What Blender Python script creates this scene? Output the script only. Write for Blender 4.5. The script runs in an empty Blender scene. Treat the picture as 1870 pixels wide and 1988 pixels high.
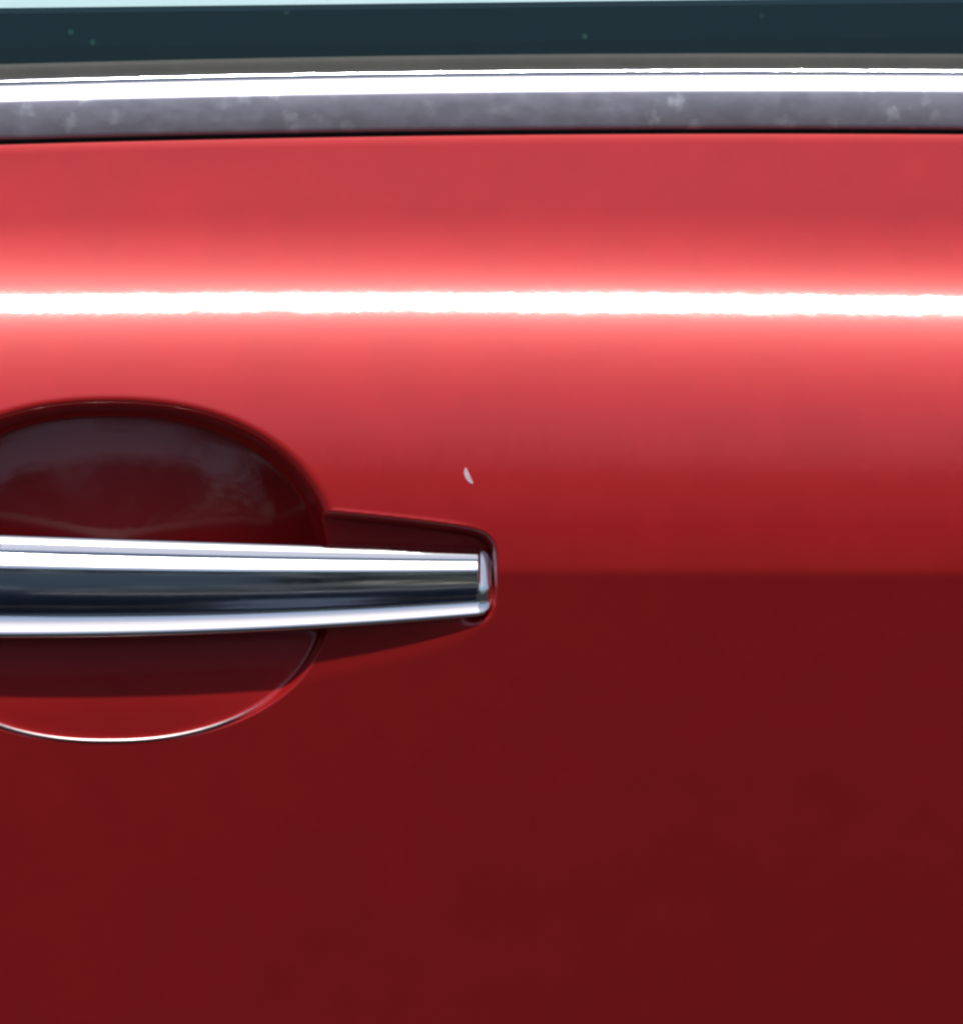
import bpy, bmesh, math, random
import numpy as np
from mathutils import Vector

random.seed(4)
np.random.seed(4)
scene = bpy.context.scene
COL = scene.collection

# ------------------------------------------------------------------ camera
PITCH = math.radians(12.0)            # the photographer looks down a little
DIST = 6.5                            # metres to the door skin
MM = 0.246 / 1870.0                   # metres per measuring unit on the door (a photo 1870 units wide)
HZ = 0.85                             # height of the handle line
CX, CY, REFY = 935.0, 994.0, 1110.0   # photo centre; row of the body crease
fwd = np.array([0.0, math.cos(PITCH), -math.sin(PITCH)])
up = np.array([0.0, math.sin(PITCH), math.cos(PITCH)])
centre = np.array([0.0, 0.0, HZ + (REFY - CY) * MM / math.cos(PITCH)])
campos = centre - fwd * DIST
cd = bpy.data.cameras.new('camera')
cam = bpy.data.objects.new('camera', cd)
COL.objects.link(cam)
cam.location = campos
cam.rotation_euler = (math.pi / 2 - PITCH, 0, 0)
cd.sensor_fit = 'HORIZONTAL'
cd.sensor_width = 36.0
cd.lens = 36.0 * DIST / 0.246
cd.clip_start = 0.1
cd.clip_end = 4000.0
scene.camera = cam

# ------------------------------------------------------------------ daylight
SUN_EL = math.radians(60.0)
w = bpy.data.worlds.new('World')
scene.world = w
w.use_nodes = True
wn = w.node_tree
sky = wn.nodes.new('ShaderNodeTexSky')
sky.sky_type = 'NISHITA'
sky.sun_disc = False
sky.sun_elevation = SUN_EL
sky.sun_rotation = math.radians(180.0)
sky.dust_density = 1.3
sky.air_density = 1.0
wn.links.new(sky.outputs[0], wn.nodes['Background'].inputs[0])
wn.nodes['Background'].inputs[1].default_value = 0.085
sd = bpy.data.lights.new('sun', 'SUN')
sd.energy = 3.5
sd.angle = math.radians(1.6)
sd.color = (1.0, 0.955, 0.88)
sun = bpy.data.objects.new('sun', sd)
COL.objects.link(sun)
sun.rotation_euler = (math.pi / 2 - SUN_EL, 0, 0)
sun.location = (0, -5, 8)
scene.view_settings.view_transform = 'Standard'
scene.view_settings.look = 'None'
scene.view_settings.exposure = 0.22
scene.view_settings.gamma = 1.0
scene.cycles.use_denoising = True
scene.cycles.filter_width = 2.8
scene.cycles.max_bounces = 10

# ------------------------------------------------------------------ materials
def mat(name):
    m = bpy.data.materials.new(name)
    m.use_nodes = True
    nt = m.node_tree
    b = nt.nodes['Principled BSDF']
    return m, nt, b

def noise(nt, scale, detail=2.0, rough=0.5, sc=(1, 1, 1)):
    tc = nt.nodes.new('ShaderNodeTexCoord')
    mp = nt.nodes.new('ShaderNodeMapping')
    mp.inputs['Scale'].default_value = sc
    n = nt.nodes.new('ShaderNodeTexNoise')
    n.inputs['Scale'].default_value = scale
    n.inputs['Detail'].default_value = detail
    n.inputs['Roughness'].default_value = rough
    nt.links.new(tc.outputs['Object'], mp.inputs[0])
    nt.links.new(mp.outputs[0], n.inputs['Vector'])
    return n

def ramp(nt, src, stops):
    r = nt.nodes.new('ShaderNodeValToRGB')
    el = r.color_ramp.elements
    while len(el) > 1:
        el.remove(el[-1])
    el[0].position, el[0].color = stops[0][0], (*stops[0][1], 1)
    for p, c in stops[1:]:
        e = el.new(p)
        e.color = (*c, 1)
    nt.links.new(src, r.inputs[0])
    return r

def bump(nt, src, strength, dist):
    b = nt.nodes.new('ShaderNodeBump')
    b.inputs['Strength'].default_value = strength
    b.inputs['Distance'].default_value = dist
    nt.links.new(src, b.inputs['Height'])
    return b

M = {}
# red door paint: deep red under a clear coat, slightly weathered, a trace of orange peel
m, nt, b = mat('red_paint')
n = noise(nt, 60.0, 4.0, 0.6)
r = ramp(nt, n.outputs['Fac'], [(0.3, (0.385, 0.0100, 0.0118)), (0.7, (0.425, 0.0114, 0.0132))])
nt.links.new(r.outputs[0], b.inputs['Base Color'])
b.inputs['Roughness'].default_value = 0.54
b.inputs['Metallic'].default_value = 0.36
b.inputs['Specular IOR Level'].default_value = 0.2
b.inputs['Coat Weight'].default_value = 1.0
b.inputs['Coat IOR'].default_value = 1.48
n2 = noise(nt, 22.0, 3.0, 0.6)
mr = nt.nodes.new('ShaderNodeMapRange')
mr.inputs[1].default_value, mr.inputs[2].default_value = 0.3, 0.7
mr.inputs[3].default_value, mr.inputs[4].default_value = 0.062, 0.078
nt.links.new(n2.outputs['Fac'], mr.inputs[0])
nt.links.new(mr.outputs[0], b.inputs['Coat Roughness'])
n3 = noise(nt, 190.0, 3.0, 0.55)
bp = bump(nt, n3.outputs['Fac'], 0.8, 0.00005)
nt.links.new(bp.outputs[0], b.inputs['Coat Normal'])
# a thin haze in the old clear coat
hz = nt.nodes.new('ShaderNodeBsdfGlossy')
hz.inputs['Roughness'].default_value = 0.32
hm = nt.nodes.new('ShaderNodeMixShader')
hm.inputs[0].default_value = 0.013
nt.links.new(b.outputs[0], hm.inputs[1])
nt.links.new(hz.outputs[0], hm.inputs[2])
nt.links.new(hm.outputs[0], nt.nodes['Material Output'].inputs[0])
M['paint'] = m

m, nt, b = mat('chrome')
b.inputs['Base Color'].default_value = (0.86, 0.87, 0.89, 1)
b.inputs['Metallic'].default_value = 1.0
n = noise(nt, 300.0, 3.0, 0.6)
mr = nt.nodes.new('ShaderNodeMapRange')
mr.inputs[3].default_value, mr.inputs[4].default_value = 0.03, 0.075
nt.links.new(n.outputs['Fac'], mr.inputs[0])
nt.links.new(mr.outputs[0], b.inputs['Roughness'])
n3 = noise(nt, 90.0, 2.0, 0.5, (0.5, 1, 1))
bp = bump(nt, n3.outputs['Fac'], 0.25, 0.00005)
nt.links.new(bp.outputs[0], b.inputs['Normal'])
M['chrome'] = m

# dulled aluminium with dried water marks
m, nt, b = mat('aluminium')
b.inputs['Metallic'].default_value = 0.85
n = noise(nt, 210.0, 6.0, 0.68, (0.7, 1, 1))
r = ramp(nt, n.outputs['Fac'], [(0.36, (0.53, 0.51, 0.60)), (0.60, (0.55, 0.53, 0.63)), (0.74, (0.60, 0.59, 0.68))])
vs = nt.nodes.new('ShaderNodeTexVoronoi')
vs.inputs['Scale'].default_value = 150.0
tcv = nt.nodes.new('ShaderNodeTexCoord')
dn = noise(nt, 400.0, 3.0, 0.6)
dm = nt.nodes.new('ShaderNodeVectorMath'); dm.operation = 'SCALE'; dm.inputs['Scale'].default_value = 0.006
da = nt.nodes.new('ShaderNodeVectorMath'); da.operation = 'ADD'
nt.links.new(dn.outputs['Color'], dm.inputs[0])
nt.links.new(tcv.outputs['Object'], da.inputs[0])
nt.links.new(dm.outputs[0], da.inputs[1])
nt.links.new(da.outputs[0], vs.inputs['Vector'])
sp = ramp(nt, vs.outputs['Distance'], [(0.12, (0.9,) * 3), (0.38, (0, 0, 0))])
pz = noise(nt, 26.0, 2.0, 0.5)
pr_ = ramp(nt, pz.outputs['Fac'], [(0.44, (0, 0, 0)), (0.60, (1, 1, 1))])
pm = nt.nodes.new('ShaderNodeMath'); pm.operation = 'MULTIPLY'
nt.links.new(sp.outputs[0], pm.inputs[0]); nt.links.new(pr_.outputs[0], pm.inputs[1])
mc = nt.nodes.new('ShaderNodeMix'); mc.data_type = 'RGBA'
mc.inputs['B'].default_value = (0.92, 0.92, 1.0, 1)
nt.links.new(pm.outputs[0], mc.inputs['Factor'])
nt.links.new(r.outputs[0], mc.inputs['A'])
nt.links.new(mc.outputs['Result'], b.inputs['Base Color'])
rr = ramp(nt, n.outputs['Fac'], [(0.36, (0.38,) * 3), (0.74, (0.50,) * 3)])
nt.links.new(rr.outputs[0], b.inputs['Roughness'])
M['aluminium'] = m

m, nt, b = mat('rubber')
n = noise(nt, 120.0, 4.0, 0.6)
r = ramp(nt, n.outputs['Fac'], [(0.3, (0.030, 0.031, 0.029)), (0.7, (0.042, 0.041, 0.037))])
nt.links.new(r.outputs[0], b.inputs['Base Color'])
b.inputs['Roughness'].default_value = 0.65
M['rubber'] = m

m, nt, b = mat('gap_shade')  # shade tone for the gap under the moulding, also used on the handle back
b.inputs['Base Color'].default_value = (0.030, 0.018, 0.018, 1)
b.inputs['Roughness'].default_value = 0.6
M['gap_dark'] = m

m, nt, b = mat('dark_interior')
n = noise(nt, 40.0, 3.0, 0.6)
r = ramp(nt, n.outputs['Fac'], [(0.3, (0.014, 0.015, 0.017)), (0.7, (0.022, 0.023, 0.026))])
nt.links.new(r.outputs[0], b.inputs['Base Color'])
b.inputs['Roughness'].default_value = 0.8
M['interior'] = m

# green-tinted window glass with dried specks of dirt
m, nt, b = mat('tinted_glass')
out = nt.nodes['Material Output']
tr = nt.nodes.new('ShaderNodeBsdfTransparent')
tr.inputs[0].default_value = (0.80, 0.93, 0.94, 1)
gl = nt.nodes.new('ShaderNodeBsdfGlossy')
gl.inputs['Color'].default_value = (0.40, 0.66, 0.60, 1)
gl.inputs['Roughness'].default_value = 0.02
fr = nt.nodes.new('ShaderNodeFresnel')
fr.inputs[0].default_value = 1.5
mx = nt.nodes.new('ShaderNodeMixShader')
nt.links.new(fr.outputs[0], mx.inputs[0])
nt.links.new(tr.outputs[0], mx.inputs[1])
nt.links.new(gl.outputs[0], mx.inputs[2])
df = nt.nodes.new('ShaderNodeBsdfDiffuse')
df.inputs[0].default_value = (0.10, 0.22, 0.18, 1)
tc = nt.nodes.new('ShaderNodeTexCoord')
vo = nt.nodes.new('ShaderNodeTexVoronoi')
vo.inputs['Scale'].default_value = 95.0
nt.links.new(tc.outputs['Object'], vo.inputs['Vector'])
lt = ramp(nt, vo.outputs['Distance'], [(0.03, (0.32,) * 3), (0.10, (0, 0, 0))])
nz = noise(nt, 25.0, 2.0)
th = ramp(nt, nz.outputs['Fac'], [(0.52, (0, 0, 0)), (0.6, (1, 1, 1))])
mu = nt.nodes.new('ShaderNodeMath')
mu.operation = 'MULTIPLY'
nt.links.new(lt.outputs[0], mu.inputs[0])
nt.links.new(th.outputs[0], mu.inputs[1])
mx2 = nt.nodes.new('ShaderNodeMixShader')
nt.links.new(mu.outputs[0], mx2.inputs[0])
nt.links.new(mx.outputs[0], mx2.inputs[1])
nt.links.new(df.outputs[0], mx2.inputs[2])
nt.links.new(mx2.outputs[0], out.inputs[0])
M['glass'] = m

m, nt, b = mat('asphalt')
n = noise(nt, 90.0, 6.0, 0.7)
n2 = noise(nt, 0.8, 3.0, 0.6)
r = ramp(nt, n.outputs['Fac'], [(0.3, (0.022, 0.022, 0.024)), (0.7, (0.045, 0.045, 0.047))])
nt.links.new(r.outputs[0], b.inputs['Base Color'])
b.inputs['Roughness'].default_value = 0.9
b.inputs['Specular IOR Level'].default_value = 0.0
bp = bump(nt, n.outputs['Fac'], 0.6, 0.004)
nt.links.new(bp.outputs[0], b.inputs['Normal'])
M['asphalt'] = m

m, nt, b = mat('pale_concrete')
n = noise(nt, 30.0, 6.0, 0.65)
r = ramp(nt, n.outputs['Fac'], [(0.3, (0.70, 0.71, 0.71)), (0.7, (0.79, 0.79, 0.78))])
nt.links.new(r.outputs[0], b.inputs['Base Color'])
b.inputs['Roughness'].default_value = 0.85
M['concrete'] = m

m, nt, b = mat('primer')
n = noise(nt, 2500.0, 3.0, 0.6)
r = ramp(nt, n.outputs['Fac'], [(0.3, (0.42, 0.27, 0.32)), (0.7, (0.62, 0.48, 0.54))])
nt.links.new(r.outputs[0], b.inputs['Base Color'])
b.inputs['Roughness'].default_value = 0.5
M['primer'] = m

m, nt, b = mat('hedge_leaves')
n = noise(nt, 14.0, 4.0, 0.6)
r = ramp(nt, n.outputs['Fac'], [(0.3, (0.030, 0.039, 0.050)), (0.7, (0.070, 0.086, 0.105))])
nt.links.new(r.outputs[0], b.inputs['Base Color'])
b.inputs['Roughness'].default_value = 0.6
tl = nt.nodes.new('ShaderNodeBsdfTranslucent')
tl.inputs[0].default_value = (0.19, 0.23, 0.27, 1)
tm = nt.nodes.new('ShaderNodeMixShader')
tm.inputs[0].default_value = 0.55
nt.links.new(b.outputs[0], tm.inputs[1])
nt.links.new(tl.outputs[0], tm.inputs[2])
nt.links.new(tm.outputs[0], nt.nodes['Material Output'].inputs[0])
M['hedge'] = m

# ------------------------------------------------------------------ helpers
right = np.array([1.0, 0.0, 0.0])
def place(X, Y, y):
    """world point on the plane at depth y that was measured at (X, Y) on the photograph"""
    X, Y, y = np.broadcast_arrays(np.asarray(X, float), np.asarray(Y, float), np.asarray(y, float))
    d = fwd + right * ((X - CX) * MM / DIST)[..., None] - up * ((Y - CY) * MM / DIST)[..., None]
    t = (y - campos[1]) / d[..., 1]
    return campos + d * t[..., None]

def view_el(Y):
    return PITCH + np.arctan((np.asarray(Y, float) - CY) * MM / DIST)

def integrate(Y, theta_deg):
    """depth of a surface seen from row Y[0] down, whose normal rises theta above the horizontal"""
    th = np.radians(theta_deg)
    thm = 0.5 * (th[1:] + th[:-1])
    em = view_el(0.5 * (Y[1:] + Y[:-1]))
    dv = np.diff(Y) * MM
    dy = -np.sin(thm) * dv / np.cos(thm - em)
    return np.concatenate([[0.0], np.cumsum(dy)])

def grid_obj(name, P, material, parent=None, smooth=True, closed_u=False, caps=False, flip=False):
    """P: rows x cols x 3 points -> one mesh"""
    nr, nc = P.shape[:2]
    me = bpy.data.meshes.new(name)
    idx = np.arange(nr * nc).reshape(nr, nc)
    if closed_u:
        idx = np.concatenate([idx, idx[:1]], 0)
    q = np.stack([idx[:-1, :-1], idx[1:, :-1], idx[1:, 1:], idx[:-1, 1:]], -1).reshape(-1, 4)
    if flip:
        q = q[:, ::-1]
    me.vertices.add(nr * nc)
    me.vertices.foreach_set('co', np.ascontiguousarray(P.reshape(-1), dtype=np.float32))
    faces = [q.reshape(-1)]
    starts = list(range(0, 4 * len(q), 4))
    tot = [4] * len(q)
    if caps and closed_u:
        c0 = np.arange(nr) * nc
        c1 = c0[::-1] + nc - 1
        if flip:
            c0, c1 = c0[::-1], c1[::-1]
        for c in (c0, c1):
            starts.append(starts[-1] + tot[-1])
            tot.append(nr)
            faces.append(c)
    lv = np.concatenate(faces)
    me.loops.add(len(lv))
    me.loops.foreach_set('vertex_index', lv.astype(np.int32))
    me.polygons.add(len(starts))
    me.polygons.foreach_set('loop_start', np.array(starts, np.int32))
    me.polygons.foreach_set('loop_total', np.array(tot, np.int32))
    me.update(calc_edges=True)
    me.validate()
    if smooth:
        me.polygons.foreach_set('use_smooth', np.ones(len(starts), bool))
    me.materials.append(material)
    o = bpy.data.objects.new(name, me)
    COL.objects.link(o)
    if parent:
        o.parent = parent
    return o

def bm_obj(name, bm, material, parent=None, smooth=False):
    me = bpy.data.meshes.new(name)
    bmesh.ops.recalc_face_normals(bm, faces=bm.faces)
    bm.to_mesh(me)
    bm.free()
    me.materials.append(material)
    if smooth:
        for p in me.polygons:
            p.use_smooth = True
    o = bpy.data.objects.new(name, me)
    COL.objects.link(o)
    if parent:
        o.parent = parent
    return o

def box(bm, x0, x1, y0, y1, z0, z1, bevel=0.0):
    r = bmesh.ops.create_cube(bm, size=1.0)
    for v in r['verts']:
        v.co = Vector((x0 + (v.co.x + .5) * (x1 - x0), y0 + (v.co.y + .5) * (y1 - y0), z0 + (v.co.z + .5) * (z1 - z0)))
    if bevel:
        es = list({e for v in r['verts'] for e in v.link_edges})
        bmesh.ops.bevel(bm, geom=es, offset=bevel, segments=3, affect='EDGES')

def smoothstep(a, b, x):
    t = np.clip((x - a) / (b - a), 0, 1)
    return t * t * (3 - 2 * t)

def softplus(x, wd):
    return wd * np.logaddexp(0, x / wd)

def nonuniform(segs):
    a = [segs[0][0]]
    for s, e, st in segs:
        n_ = max(1, int(round((e - s) / st)))
        a += list(np.linspace(s, e, n_ + 1)[1:])
    return np.array(a, float)

# gentle sag of the horizontal lines along the car, measured in the same units
def belt_sag(X):
    t = (X - CX) / 935.0
    return 4.0 - 10.0 * t + 6.4 * t * t

def crest_sag(X):
    t = (X - CX) / 935.0
    tt = np.clip(t, -1.6, 1.6)
    return 1.8 * tt + 3.4 * tt * tt

def sag(X, Y):
    k0 = 1 - smoothstep(270, 560, Y)
    k1 = smoothstep(270, 560, Y) * (1 - smoothstep(620, 1080, Y))
    return belt_sag(np.clip(X, -700, 2600)) * k0 + crest_sag(X) * k1

def bow(x):
    """the car side is a hair hollow in plan here"""
    return -x * x / (2 * 4.6) / (1 + (x / 0.25) ** 2)

# ------------------------------------------------------------------ ground
def sheet(name, x0, x1, y0, y1, z, material):
    bm = bmesh.new()
    vs = [bm.verts.new(c) for c in ((x0, y0, z), (x1, y0, z), (x1, y1, z), (x0, y1, z))]
    bm.faces.new(vs)
    o = bm_obj(name, bm, material)
    o['kind'] = 'structure'
    return o

g = sheet('ground', -900, 900, -900, 900, 0.0, M['asphalt'])
pv = sheet('pavement', -40, 40, 2.1, 16, 0.006, M['concrete'])
g['label'] = 'dark asphalt the red car stands on'
pv['label'] = 'pale concrete beyond the car seen through its windows'

# ------------------------------------------------------------------ the car
car = bpy.data.objects.new('car', None)
COL.objects.link(car)
car.location = (0, 0, 0)
car['label'] = 'glossy red car with chrome door handle over an oval cup and bright belt moulding'
car['category'] = 'car'

# door skin profile: nearly upright under the belt, rolling out to a bright crest, then tucking under a crease
CREST_Y = 585.5
def door_theta(Y):
    u = (Y - CREST_Y) * MM * 1000.0
    bb = 0.8
    roll = np.sqrt(u * u + bb * bb) - bb
    th_up = 36.4 - 0.62 * roll - 3.5 * (1 - np.exp(-roll / 4.0))
    th_dn = 36.4 - 0.495 * roll - 3.5 * (1 - np.exp(-roll / 4.0))
    th = np.where(u < 0, np.maximum(th_up, 19.0), np.maximum(th_dn, -1.5))
    th = th - 13.0 * smoothstep(1098, 1122, Y) - 2.5 * smoothstep(1130, 1990, Y) - 6 * smoothstep(2000, 3600, Y)
    th = th + np.clip(276 - Y, 0, 30) * 0.45
    return th

XG = nonuniform([(-3700, -700, 60), (-700, -40, 14), (-40, 1030, 3.2), (1030, 1900, 14), (1900, 5600, 60)])
YG = nonuniform([(258, 280, 2), (280, 545, 6), (545, 640, 3), (640, 740, 6), (740, 1340, 3.2), (1340, 1450, 1.3), (1450, 2000, 10), (2000, 4600, 40)])
th = door_theta(YG)
y_prof = integrate(YG, th)
iref = np.argmin(abs(YG - REFY))
y_prof = y_prof - y_prof[iref]

# finger cup
CUPX, CUPY, CUPA, CUPB, CUPN = 210.0, 1112.0, 432.0, 324.0, 2.25
XX, YY = np.meshgrid(XG, YG)
def cup_shape(X, Y):
    return ((abs(X - CUPX) / CUPA) ** CUPN + (abs(Y - CUPY) / CUPB) ** CUPN) ** (1 / CUPN)

def smin(a, b, k):
    return 0.5 * (a + b - np.sqrt((a - b) ** 2 + k * k))

# the cup floor leans back: deep under its upper rim, curling out to the skin at the lower one
FLOOR_TH = np.interp(YG, [700, 790, 812, 835, 862, 900, 1040, 1078, 1105, 1180, 1215, 1240, 1330, 1365, 1400, 1500], [13.5, 13.5, 15.0, 18.0, 18.5, 12.0, 9.5, 38, 58, 58, 14, 7, 2, -5, -8.5, -8.5])
y_floor = integrate(YG, FLOOR_TH)
i0 = np.argmin(abs(YG - 1434))
y_floor = y_floor - y_floor[i0] + y_prof[i0] + 0.0007
def cup_depth(X, Y):
    s = cup_shape(X, Y)
    q = np.where(s > 1.25, -1.0, 1 - s)
    wall = softplus(q * 310 * MM, 0.0005) * 24.0
    # above the handle the floor follows the oval, below it runs straight along the car
    Yq = CUPY - CUPB * np.minimum(s, 1.2)
    mixd = 1 - smoothstep(1070, 1190, Y)
    yf_ = mixd * np.interp(Yq, YG, y_floor) + (1 - mixd) * np.interp(Y, YG, y_floor)
    fl = np.maximum(yf_ - np.interp(Y, YG, y_prof), 0.0) / math.cos(PITCH)
    # across the ends the floor also curls up
    d = smin(wall, fl, 0.0022)
    return np.where(q > -0.2, np.maximum(d, 0), 0)

def poly_sdf(X, Y, poly):
    P = np.stack([X.ravel(), Y.ravel()], -1)
    poly = np.asarray(poly, float)
    d2 = np.full(len(P), 1e18)
    inside = np.zeros(len(P), bool)
    n_ = len(poly)
    for i in range(n_):
        a, bq = poly[i], poly[(i + 1) % n_]
        e = bq - a
        wv = P - a
        t = np.clip((wv @ e) / (e @ e), 0, 1)
        dv = wv - t[:, None] * e
        d2 = np.minimum(d2, (dv * dv).sum(-1))
        c1 = (a[1] <= P[:, 1]) != (bq[1] <= P[:, 1])
        xi = a[0] + (P[:, 1] - a[1]) / np.where(abs(e[1]) < 1e-9, 1e-9, e[1]) * e[0]
        inside ^= c1 & (P[:, 0] < xi)
    d = np.sqrt(d2)
    return np.where(inside, -d, d).reshape(X.shape)

POCKET = [(520, 985), (645, 994), (800, 1010), (915, 1025), (942, 1036), (960, 1056), (964, 1100), (964, 1140),
          (956, 1186), (938, 1206), (900, 1238), (800, 1272), (620, 1312), (500, 1330)]
for _ in range(3):                                          # round the corners of the outline
    q_ = []
    for i_ in range(len(POCKET)):
        a_, c_ = np.array(POCKET[i_]), np.array(POCKET[(i_ + 1) % len(POCKET)])
        q_ += [tuple(0.75 * a_ + 0.25 * c_), tuple(0.25 * a_ + 0.75 * c_)]
    POCKET = q_
sel = (XX > 420) & (XX < 1060) & (YY > 900) & (YY < 1420)
sd_ = np.full(XX.shape, 200.0)
sd_[sel] = poly_sdf(XX[sel], YY[sel], POCKET)
soft = 3.0 + 9.0 * smoothstep(1130, 1260, YY)
pocket = (0.0095 - 0.0090 * smoothstep(1090 + 68 * smoothstep(890, 930, XX), 1228, YY)) * smoothstep(0, 1, (-sd_ + soft) / (soft * 3.2 + 8))
lip = 0.00030 * np.exp(-(sd_ / 6.0) ** 2) * (YY < 1075) * smoothstep(625, 660, XX) * (1 - smoothstep(880, 960, XX))
depth = np.maximum(cup_depth(XX, YY), pocket)
dd = cup_depth(XX, YY)
depth = np.maximum(dd, pocket)
sc_ = cup_shape(XX, YY)
rim = 0.0003 * np.exp(-(((sc_ - 1.004) * 320 / 3.4) ** 2)) * smoothstep(1290, 1370, YY)
depth = depth - lip - rim        # the lower edge of the cup is a fine rolled bead
Yw = YY + sag(XX, YY)
thr = np.radians(th)[:, None]
# the skin tucks under a little less towards the left
tw = -0.055 * np.maximum(YY - 1130, 0) * MM * (1 - smoothstep(-100, 1500, XX))
base = place(CX, Yw, y_prof[:, None] + tw)
z = base[..., 2]
xm = (XX - CX) * MM
P = np.stack([xm, y_prof[:, None] + tw + bow(xm) + depth * fwd[1], z + depth * fwd[2]], -1)
door = grid_obj('door_panel', P, M['paint'], car)
door['label'] = 'glossy red door skin with a bright crest, a body crease and an oval finger cup'

# the cup lip's sun glint, put in as a fine tapering pale-metal bead
m, nt, b = mat('glint_edge')
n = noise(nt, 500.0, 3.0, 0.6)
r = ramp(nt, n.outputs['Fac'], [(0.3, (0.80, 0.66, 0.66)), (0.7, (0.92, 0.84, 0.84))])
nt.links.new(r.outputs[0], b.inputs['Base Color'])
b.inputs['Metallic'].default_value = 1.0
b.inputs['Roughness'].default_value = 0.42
M['glint'] = m
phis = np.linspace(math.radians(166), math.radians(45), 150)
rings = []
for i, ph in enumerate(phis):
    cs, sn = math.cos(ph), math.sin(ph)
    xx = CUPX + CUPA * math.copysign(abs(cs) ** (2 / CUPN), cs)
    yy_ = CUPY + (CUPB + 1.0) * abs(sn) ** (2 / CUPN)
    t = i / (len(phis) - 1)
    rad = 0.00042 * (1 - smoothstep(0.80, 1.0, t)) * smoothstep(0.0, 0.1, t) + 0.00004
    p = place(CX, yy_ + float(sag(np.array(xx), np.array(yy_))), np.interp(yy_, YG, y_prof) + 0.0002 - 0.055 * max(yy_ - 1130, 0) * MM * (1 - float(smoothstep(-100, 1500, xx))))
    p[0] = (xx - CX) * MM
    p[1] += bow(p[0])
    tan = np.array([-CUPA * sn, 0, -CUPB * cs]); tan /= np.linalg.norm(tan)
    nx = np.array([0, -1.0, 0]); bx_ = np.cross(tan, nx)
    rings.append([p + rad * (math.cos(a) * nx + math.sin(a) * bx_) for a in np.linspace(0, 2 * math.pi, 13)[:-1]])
edge = grid_obj('cup_glint', np.transpose(np.array(rings), (1, 0, 2)), M['glint'], door, True, closed_u=True, caps=True)
edge['label'] = 'bright bead added as the sun glint on the lower edge of the finger cup'

# paint chip beside the handle
bm = bmesh.new()
outl = [(-9, -22), (-4, -27), (1, -20), (7, -6), (14, 10), (19, 20), (16, 24), (6, 19), (-4, 7), (-10, -8)]
cx_, cy_ = 908.0, 924.0
yc = np.interp(cy_, YG, y_prof)
front, back = [], []
for (a, c) in outl:
    p = place(cx_ + a * .62, cy_ + c * .62, np.interp(cy_ + c * .62, YG, y_prof) + 0.0001)
    front.append(bm.verts.new((p[0], p[1] - 0.00028, p[2])))
    back.append(bm.verts.new((p[0], p[1] + 0.0004, p[2])))
bm.faces.new(front)
bm.faces.new(back[::-1])
for i in range(len(outl)):
    j = (i + 1) % len(outl)
    bm.faces.new((front[i], front[j], back[j], back[i]))
chip = bm_obj('paint_chip', bm, M['primer'], door)

# ------------------------------------------------------------------ belt line: moulding, seal, glass
XB = nonuniform([(-3700, -200, 120), (-200, 2100, 25), (2100, 5600, 120)])
def strip(name, prof, y_start, material, parent, back=0.006, smooth=True, sagk=1.0):
    """prof: list of (Y, theta) rows down the visible face; closed behind into a solid bar"""
    Ys = np.array([p[0] for p in prof], float)
    Yd = nonuniform([(Ys[i], Ys[i + 1], 1.5) for i in range(len(Ys) - 1)])
    thd = np.interp(Yd, Ys, [p[1] for p in prof])
    yy = y_start + integrate(Yd, thd)
    rows = []
    for Yv, yv in zip(Yd, yy):
        p = place(CX, Yv + sagk * belt_sag(np.clip(XB, -700, 2600)), yv)
        p[:, 0] = (XB - CX) * MM
        p[:, 1] += bow(p[:, 0])
        rows.append(p)
    # close behind
    last = rows[-1].copy(); last[:, 1] += back; last[:, 2] += 0.0006
    first = rows[0].copy(); first[:, 1] += back; first[:, 2] -= 0.0012
    mid = 0.5 * (last + first)
    rows += [last, mid, first]
    P = np.array(rows)
    o = grid_obj(name, P, material, parent, smooth, closed_u=True, caps=True)
    return o, yy[-1]

y_top = y_prof[0]                    # depth of the door skin at its upper edge
# sharp breaks are made by short steps in the profile
mould, ylast = strip('belt_moulding', [(139, 62), (142, 45), (147, 37), (160, 36), (169, 34), (171, 25), (173, 8)],
                     y_top + 0.0032, M['chrome'], car)
mould['label'] = 'bright rounded upper edge of the belt moulding'
face, yl2 = strip('moulding_face', [(172, 22), (178, 10), (192, 6), (216, 1), (238, -6), (245, -30), (250, -60)],
                  ylast - 0.0002, M['aluminium'], mould)
face['label'] = 'dull grey lower face of the belt moulding with dried water marks'
bead, _ = strip('moulding_bead', [(130, 70), (132, 50), (134, 38), (136, 25), (137.5, -10)],
                y_top + 0.0052, M['chrome'], mould, back=0.004)
seal, yl3 = strip('window_seal', [(101, 70), (104, 40), (110, 24), (120, 16), (131, 20)],
                  y_top + 0.0085, M['rubber'], car, back=0.006)

gap_dark, _ = strip('moulding_gap_shade', [(249, 5), (256, -5), (268, 10)], y_top + 0.0022, M['gap_dark'], mould, back=0.004)  # dark strip put in as the shadow in the gap under the moulding

# side window: a leaning pane 4 mm thick
def pane(name, y_at, lean_deg, z0, z1, thick, parent):
    s = math.tan(math.radians(lean_deg))
    x0, x1 = -0.6, 0.72
    pts = []
    for yo in (0.0, thick):
        pts.append([(x0, y_at + yo, z0), (x1, y_at + yo, z0), (x1, y_at + yo + s * (z1 - z0), z1), (x0, y_at + yo + s * (z1 - z0), z1)])
    bm = bmesh.new()
    f = [bm.verts.new(c) for c in pts[0]]
    k = [bm.verts.new(c) for c in pts[1]]
    bm.faces.new(f); bm.faces.new(k[::-1])
    for i in range(4):
        j = (i + 1) % 4
        bm.faces.new((f[i], k[i], k[j], f[j]))
    return bm_obj(name, bm, M['glass'], parent)

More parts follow.
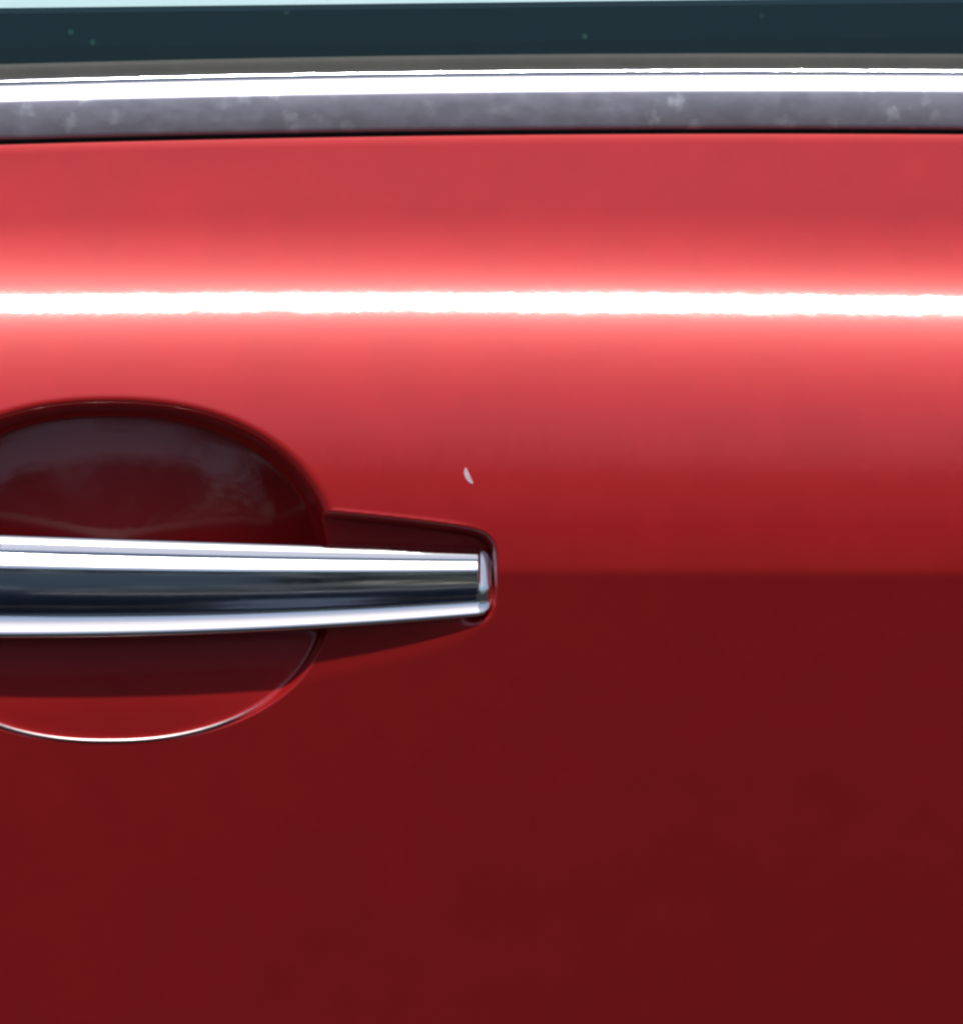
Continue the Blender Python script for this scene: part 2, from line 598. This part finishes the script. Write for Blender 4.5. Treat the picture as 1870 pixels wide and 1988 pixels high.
z_belt = place(CX, 125, y_top + 0.007)[2]
win = pane('side_window', y_top + 0.0125 - 0.03 * math.tan(math.radians(22)), 22.0, z_belt - 0.03, z_belt + 0.42, 0.004, car)
win['label'] = 'green-tinted side window with specks of dirt'

# far side of the cabin
yf = y_top + 1.34
pl = place(0, 25, yf)
pr = place(1870, 3.5, yf)
bm = bmesh.new()
slope = (pr[2] - pl[2]) / (pr[0] - pl[0])
xs = [-0.6, -0.2, 0, 0.2, 0.72]
prof = [(0.0, 0.30), (-0.02, -0.02), (-0.012, -0.006), (0.0, 0.0), (0.03, 0.0), (0.06, -0.03), (0.06, -0.6), (-0.05, -0.6)]
prof = [(-0.05, -0.6), (-0.022, -0.03), (-0.014, -0.008), (0.0, 0.0), (0.03, -0.004), (0.06, -0.03), (0.06, -0.6)]
rings = []
for x in (-0.6, 0.72):
    zt = pl[2] + slope * (x - pl[0])
    rings.append([bm.verts.new((x, yf + a, zt + c)) for a, c in prof])
for i in range(len(prof)):
    j = (i + 1) % len(prof)
    bm.faces.new((rings[0][i], rings[0][j], rings[1][j], rings[1][i]))
bm.faces.new(rings[0]); bm.faces.new(rings[1][::-1])
far = bm_obj('far_door_trim', bm, M['interior'], car)
far['label'] = 'dark top of the opposite door seen through the window'

bm = bmesh.new()
box(bm, -0.75, 0.9, y_top + 0.20, y_top + 1.20, z_belt + 0.40, z_belt + 0.43, 0.01)
roof = bm_obj('roof', bm, M['paint'], car, True)
bm = bmesh.new()
box(bm, -0.75, 0.9, y_top + 0.06, y_top + 1.36, 0.22, 0.27)
floor = bm_obj('cabin_floor', bm, M['interior'], car)

# ------------------------------------------------------------------ door handle
HX = nonuniform([(-620, -560, 4), (-560, 860, 14), (860, 920, 3), (920, 955, 0.9)])
def top_edge(X):
    c = 1034 - 6 * np.clip((40 - X) / 300, 0, 2)
    return np.where(X > -120, 1036.5 + 0.0372 * X - 0.0000055 * X * X, 1036.5 + 0.0372 * -120)
def bot_edge(X):
    Xc = np.maximum(X, 0)
    return 1240 - 0.0000495 * Xc ** 2 - 0.0 * Xc
END = 953.0
def handle_outline(X):
    T, B = top_edge(X), bot_edge(X)
    r = 27.0
    # rounded end corners
    t = np.clip((X - (END - r)) / r, 0, 1)
    cut = r * (1 - np.sqrt(np.maximum(1 - t * t, 0)))
    # left end (out of frame) rounded the same way
    tl = np.clip(((-620 + 40) - X) / 40, 0, 1)
    cl = 40 * (1 - np.sqrt(np.maximum(1 - tl * tl, 0)))
    return T + cut + cl, B - cut - cl

FR = np.concatenate([np.linspace(0, 0.1, 12), np.linspace(0.1, 0.36, 36)[1:], np.linspace(0.36, 0.74, 26)[1:], np.linspace(0.74, 1.0, 60)[1:]])
TH_K = [(0, 70), (0.015, 48), (0.04, 38), (0.078, 37), (0.092, 27), (0.145, 27), (0.158, 8), (0.172, 12), (0.185, 36), (0.215, 36.5), (0.26, 36), (0.29, 34.5), (0.31, 22), (0.33, 9),
        (0.5, 7.0), (0.70, 4.5), (0.765, 6), (0.785, 12), (0.815, 22), (0.86, 30), (0.93, 33), (0.955, 15), (0.975, -25), (1.0, -70)]
thf = np.interp(FR, [k[0] for k in TH_K], [k[1] for k in TH_K])
HXs = HX[HX <= END - 0.02]
rows = []
for X in HXs:
    T, B = handle_outline(X)
    Yv = T + (B - T) * FR
    yv = integrate(Yv, thf)
    u = np.clip((X - 100) / 850.0, 0, 1)
    u2 = np.clip((100 - X) / 700.0, 0, 1)
    y0 = 0.0064 + 0.0010 * u * u + 0.003 * u2 ** 2          # nearer the skin towards its ends
    # the lip turns out along the end, then rolls back
    e = X - (END - 24.0)
    yv = yv + y0
    wE = smoothstep(1, 4.5, e)                                   # the end rim: one leaning facet standing proud, then rounded off
    ib = np.argmin(abs(FR - 0.95))
    rim_y = yv[ib] + 0.46 * (FR[ib] - FR) * (B - T) * MM - 0.0015 * (1 - smoothstep(0.55, 0.9, FR))
    rim_y = np.where(FR > 0.95, yv, rim_y)
    yv = yv * (1 - wE) + rim_y * wE + 0.0012 * (1 - np.sqrt(np.maximum(1 - np.clip((e - 20.5) / 4, 0, 1) ** 2, 0)))
    rows.append(place(X, Yv, yv))
P = np.array(rows)                    # along X, then down
# close the back: inset and set behind the face
front_rows = P
backT = P[:, 0].copy(); backB = P[:, -1].copy()
zc = 0.5 * (backT[:, 2] + backB[:, 2])
def toward(a, k, dy):
    q = a.copy()
    q[:, 2] = zc + (a[:, 2] - zc) * k
    q[:, 1] = a[:, 1] + dy
    return q
ring = np.concatenate([front_rows, toward(backB, 0.90, 0.0008)[:, None], toward(backB, 0.72, 0.003)[:, None], toward(backB, 0.5, 0.0052)[:, None],
                       toward(backT, 0.35, 0.0045)[:, None], toward(backT, 0.66, 0.003)[:, None]], 1)
handle = grid_obj('door_handle', np.transpose(ring, (1, 0, 2)), M['chrome'], car, True, closed_u=True, caps=True)
handle.data.materials.append(M['gap_dark'])
nf, nb = P.shape[1], ring.shape[1]
ncol = len(HXs)
mi = np.zeros(len(handle.data.polygons), np.int32)
for r_ in range(nb):
    if r_ >= nf:                                            # black liner added on the back, so no bright line reflects in the cup
        mi[r_ * (ncol - 1):(r_ + 1) * (ncol - 1)] = 1
handle.data.polygons.foreach_set('material_index', mi)
handle['label'] = 'tapering chrome pull handle across the oval cup'

# ------------------------------------------------------------------ a car parked opposite (mirrored in the handle)
m, nt, b = mat('navy_paint')
n = noise(nt, 5.0, 3.0)
r = ramp(nt, n.outputs['Fac'], [(0.3, (0.036, 0.045, 0.072)), (0.7, (0.044, 0.054, 0.084))])
nt.links.new(r.outputs[0], b.inputs['Base Color'])
b.inputs['Roughness'].default_value = 0.5
b.inputs['Specular IOR Level'].default_value = 0.2
M['navy'] = m
m, nt, b = mat('car_window')
b.inputs['Base Color'].default_value = (0.10, 0.12, 0.14, 1)
b.inputs['Roughness'].default_value = 0.08
b.inputs['Specular IOR Level'].default_value = 1.0
M['window'] = m
opp = bpy.data.objects.new('parked_car', None)
COL.objects.link(opp)
opp.location = (-0.75, -13.0, 0.0)
opp['label'] = 'dark blue parked car mirrored as dim shapes in the chrome handle'
opp['category'] = 'car'
def loft(name, sections, material, parent):
    """sections: list of (z, x0, x1, y0, y1) rounded rectangles stacked up"""
    bm = bmesh.new()
    rings = []
    for (zz, x0, x1, y0, y1) in sections:
        r_ = 0.28
        ring = []
        for (cx, cy, a0) in ((x1 - r_, y1 - r_, 0), (x0 + r_, y1 - r_, 90), (x0 + r_, y0 + r_, 180), (x1 - r_, y0 + r_, 270)):
            for k in range(5):
                a = math.radians(a0 + 22.5 * k)
                ring.append(bm.verts.new((cx + r_ * math.cos(a), cy + r_ * math.sin(a), zz)))
        rings.append(ring)
    n_ = len(rings[0])
    for a, c in zip(rings[:-1], rings[1:]):
        for i in range(n_):
            bm.faces.new((a[i], a[(i + 1) % n_], c[(i + 1) % n_], c[i]))
    bm.faces.new(rings[0][::-1]); bm.faces.new(rings[-1])
    return bm_obj(name, bm, material, parent, True)
loft('body', [(0.22, -2.0, 2.0, -0.78, 0.78), (0.35, -2.08, 2.08, -0.84, 0.84), (0.60, -2.1, 2.1, -0.87, 0.87), (0.78, -2.05, 2.05, -0.86, 0.86),
              (0.88, -1.98, 1.95, -0.82, 0.82), (0.92, -1.9, 1.85, -0.78, 0.78)], M['navy'], opp)
loft('cabin', [(0.90, -1.75, 0.95, -0.76, 0.76), (1.10, -1.55, 0.62, -0.71, 0.71), (1.34, -1.25, 0.25, -0.62, 0.62), (1.42, -1.1, 0.1, -0.52, 0.52)], M['navy'], opp)
for sy in (1, -1):
    for (a, b_, c, d) in ((-1.38, -0.52, -1.14, -0.50), (-0.44, 0.62, -0.42, 0.18)):
        bm = bmesh.new()
        o_ = []
        for off in (0.012, -0.03):
            o_.append([bm.verts.new((x, sy * (yy + off), zz)) for (x, yy, zz) in ((a, 0.752, 0.95), (b_, 0.752, 0.95), (d, 0.640, 1.30), (c, 0.640, 1.30))])
        bm.faces.new(o_[0]); bm.faces.new(o_[1][::-1])
        for i in range(4):
            bm.faces.new((o_[0][i], o_[0][(i + 1) % 4], o_[1][(i + 1) % 4], o_[1][i]))
        bm_obj('window', bm, M['window'], opp)
    for wx in (-1.3, 1.3):
        bm = bmesh.new()
        bmesh.ops.create_cone(bm, cap_ends=True, segments=28, radius1=0.31, radius2=0.31, depth=0.2)
        bmesh.ops.rotate(bm, verts=bm.verts, cent=(0, 0, 0), matrix=__import__('mathutils').Matrix.Rotation(math.pi / 2, 3, 'X'))
        bmesh.ops.translate(bm, verts=bm.verts, vec=(wx, sy * 0.80, 0.31))
        wh = bm_obj('wheel', bm, M['rubber'], opp)
        bm = bmesh.new()
        bmesh.ops.create_cone(bm, cap_ends=True, segments=28, radius1=0.20, radius2=0.15, depth=0.03)
        bmesh.ops.rotate(bm, verts=bm.verts, cent=(0, 0, 0), matrix=__import__('mathutils').Matrix.Rotation(-sy * math.pi / 2, 3, 'X'))
        bmesh.ops.translate(bm, verts=bm.verts, vec=(wx, sy * 0.912, 0.31))
        bm_obj('rim', bm, M['aluminium'], wh)

# ------------------------------------------------------------------ an unseen wall added behind that car to lighten the handle's reflection
m, nt, b = mat('grey_render')
n = noise(nt, 1.4, 5.0, 0.65)
r = ramp(nt, n.outputs['Fac'], [(0.3, (0.26, 0.29, 0.32)), (0.7, (0.38, 0.41, 0.44))])
nt.links.new(r.outputs[0], b.inputs['Base Color'])
b.inputs['Roughness'].default_value = 0.9
M['render'] = m
wall = bpy.data.objects.new('wall', None)
COL.objects.link(wall)
wall.location = (0, -22, 0)
wall['label'] = 'unseen grey wall added to mirror as pale patches in the chrome handle'
wall['category'] = 'wall'
bm = bmesh.new()
box(bm, -14, 0.9, -0.15, 0.15, 0.0, 2.75)
bm_obj('added_wall_face', bm, M['render'], wall)
bm = bmesh.new()
box(bm, -14.05, 0.95, -0.21, 0.21, 2.753, 2.85, 0.015)
bm_obj('coping', bm, M['concrete'], wall)

# ------------------------------------------------------------------ wood across the way (reflected in the chrome and the paint)
bm = bmesh.new()
for i in range(30000):
    near = i >= 12000                                  # finer leaves in the middle stretch
    x = random.uniform(-7, 7) if near else random.uniform(-60, 60)
    y = random.gauss(-32, 1.6)
    zt = 8.2 + 1.3 * math.sin(x * 0.37) + 0.7 * math.sin(x * 1.05 + 1) + 0.5 * math.sin(x * 3.3)
    zz = zt * random.uniform(0.0, 1.0) ** 0.8 * (0.8 + 0.8 * random.random() ** 2)
    s = random.uniform(0.08, 0.22) if near else random.uniform(0.25, 0.6)
    if i % 9 == 0:                                     # scrub added in front of the wall to break up its reflection
        x = random.choice((-5.2, -2.9, -0.45, 0.35, 1.6, 4.0)) + random.gauss(0, 0.32)
        y = random.gauss(-20.6, 0.3)
        zz = random.uniform(0.0, 1.0) ** 1.3 * (1.3 + 0.5 * math.sin(x * 2.0))
        s = random.uniform(0.05, 0.13)
    nrm = Vector((random.gauss(0, 1), random.gauss(0.4, 1), random.gauss(0.3, 1))).normalized()
    t1 = nrm.orthogonal().normalized()
    t2 = nrm.cross(t1)
    c = Vector((x, y, zz))
    vs = [bm.verts.new(c + t1 * s), bm.verts.new(c + t2 * s * .6), bm.verts.new(c - t1 * s), bm.verts.new(c - t2 * s * .6)]
    bm.faces.new(vs)
wood = bm_obj('wood', bm, M['hedge'])
wood['kind'] = 'stuff'
wood['label'] = 'dark green wood mirrored in the chrome handle'
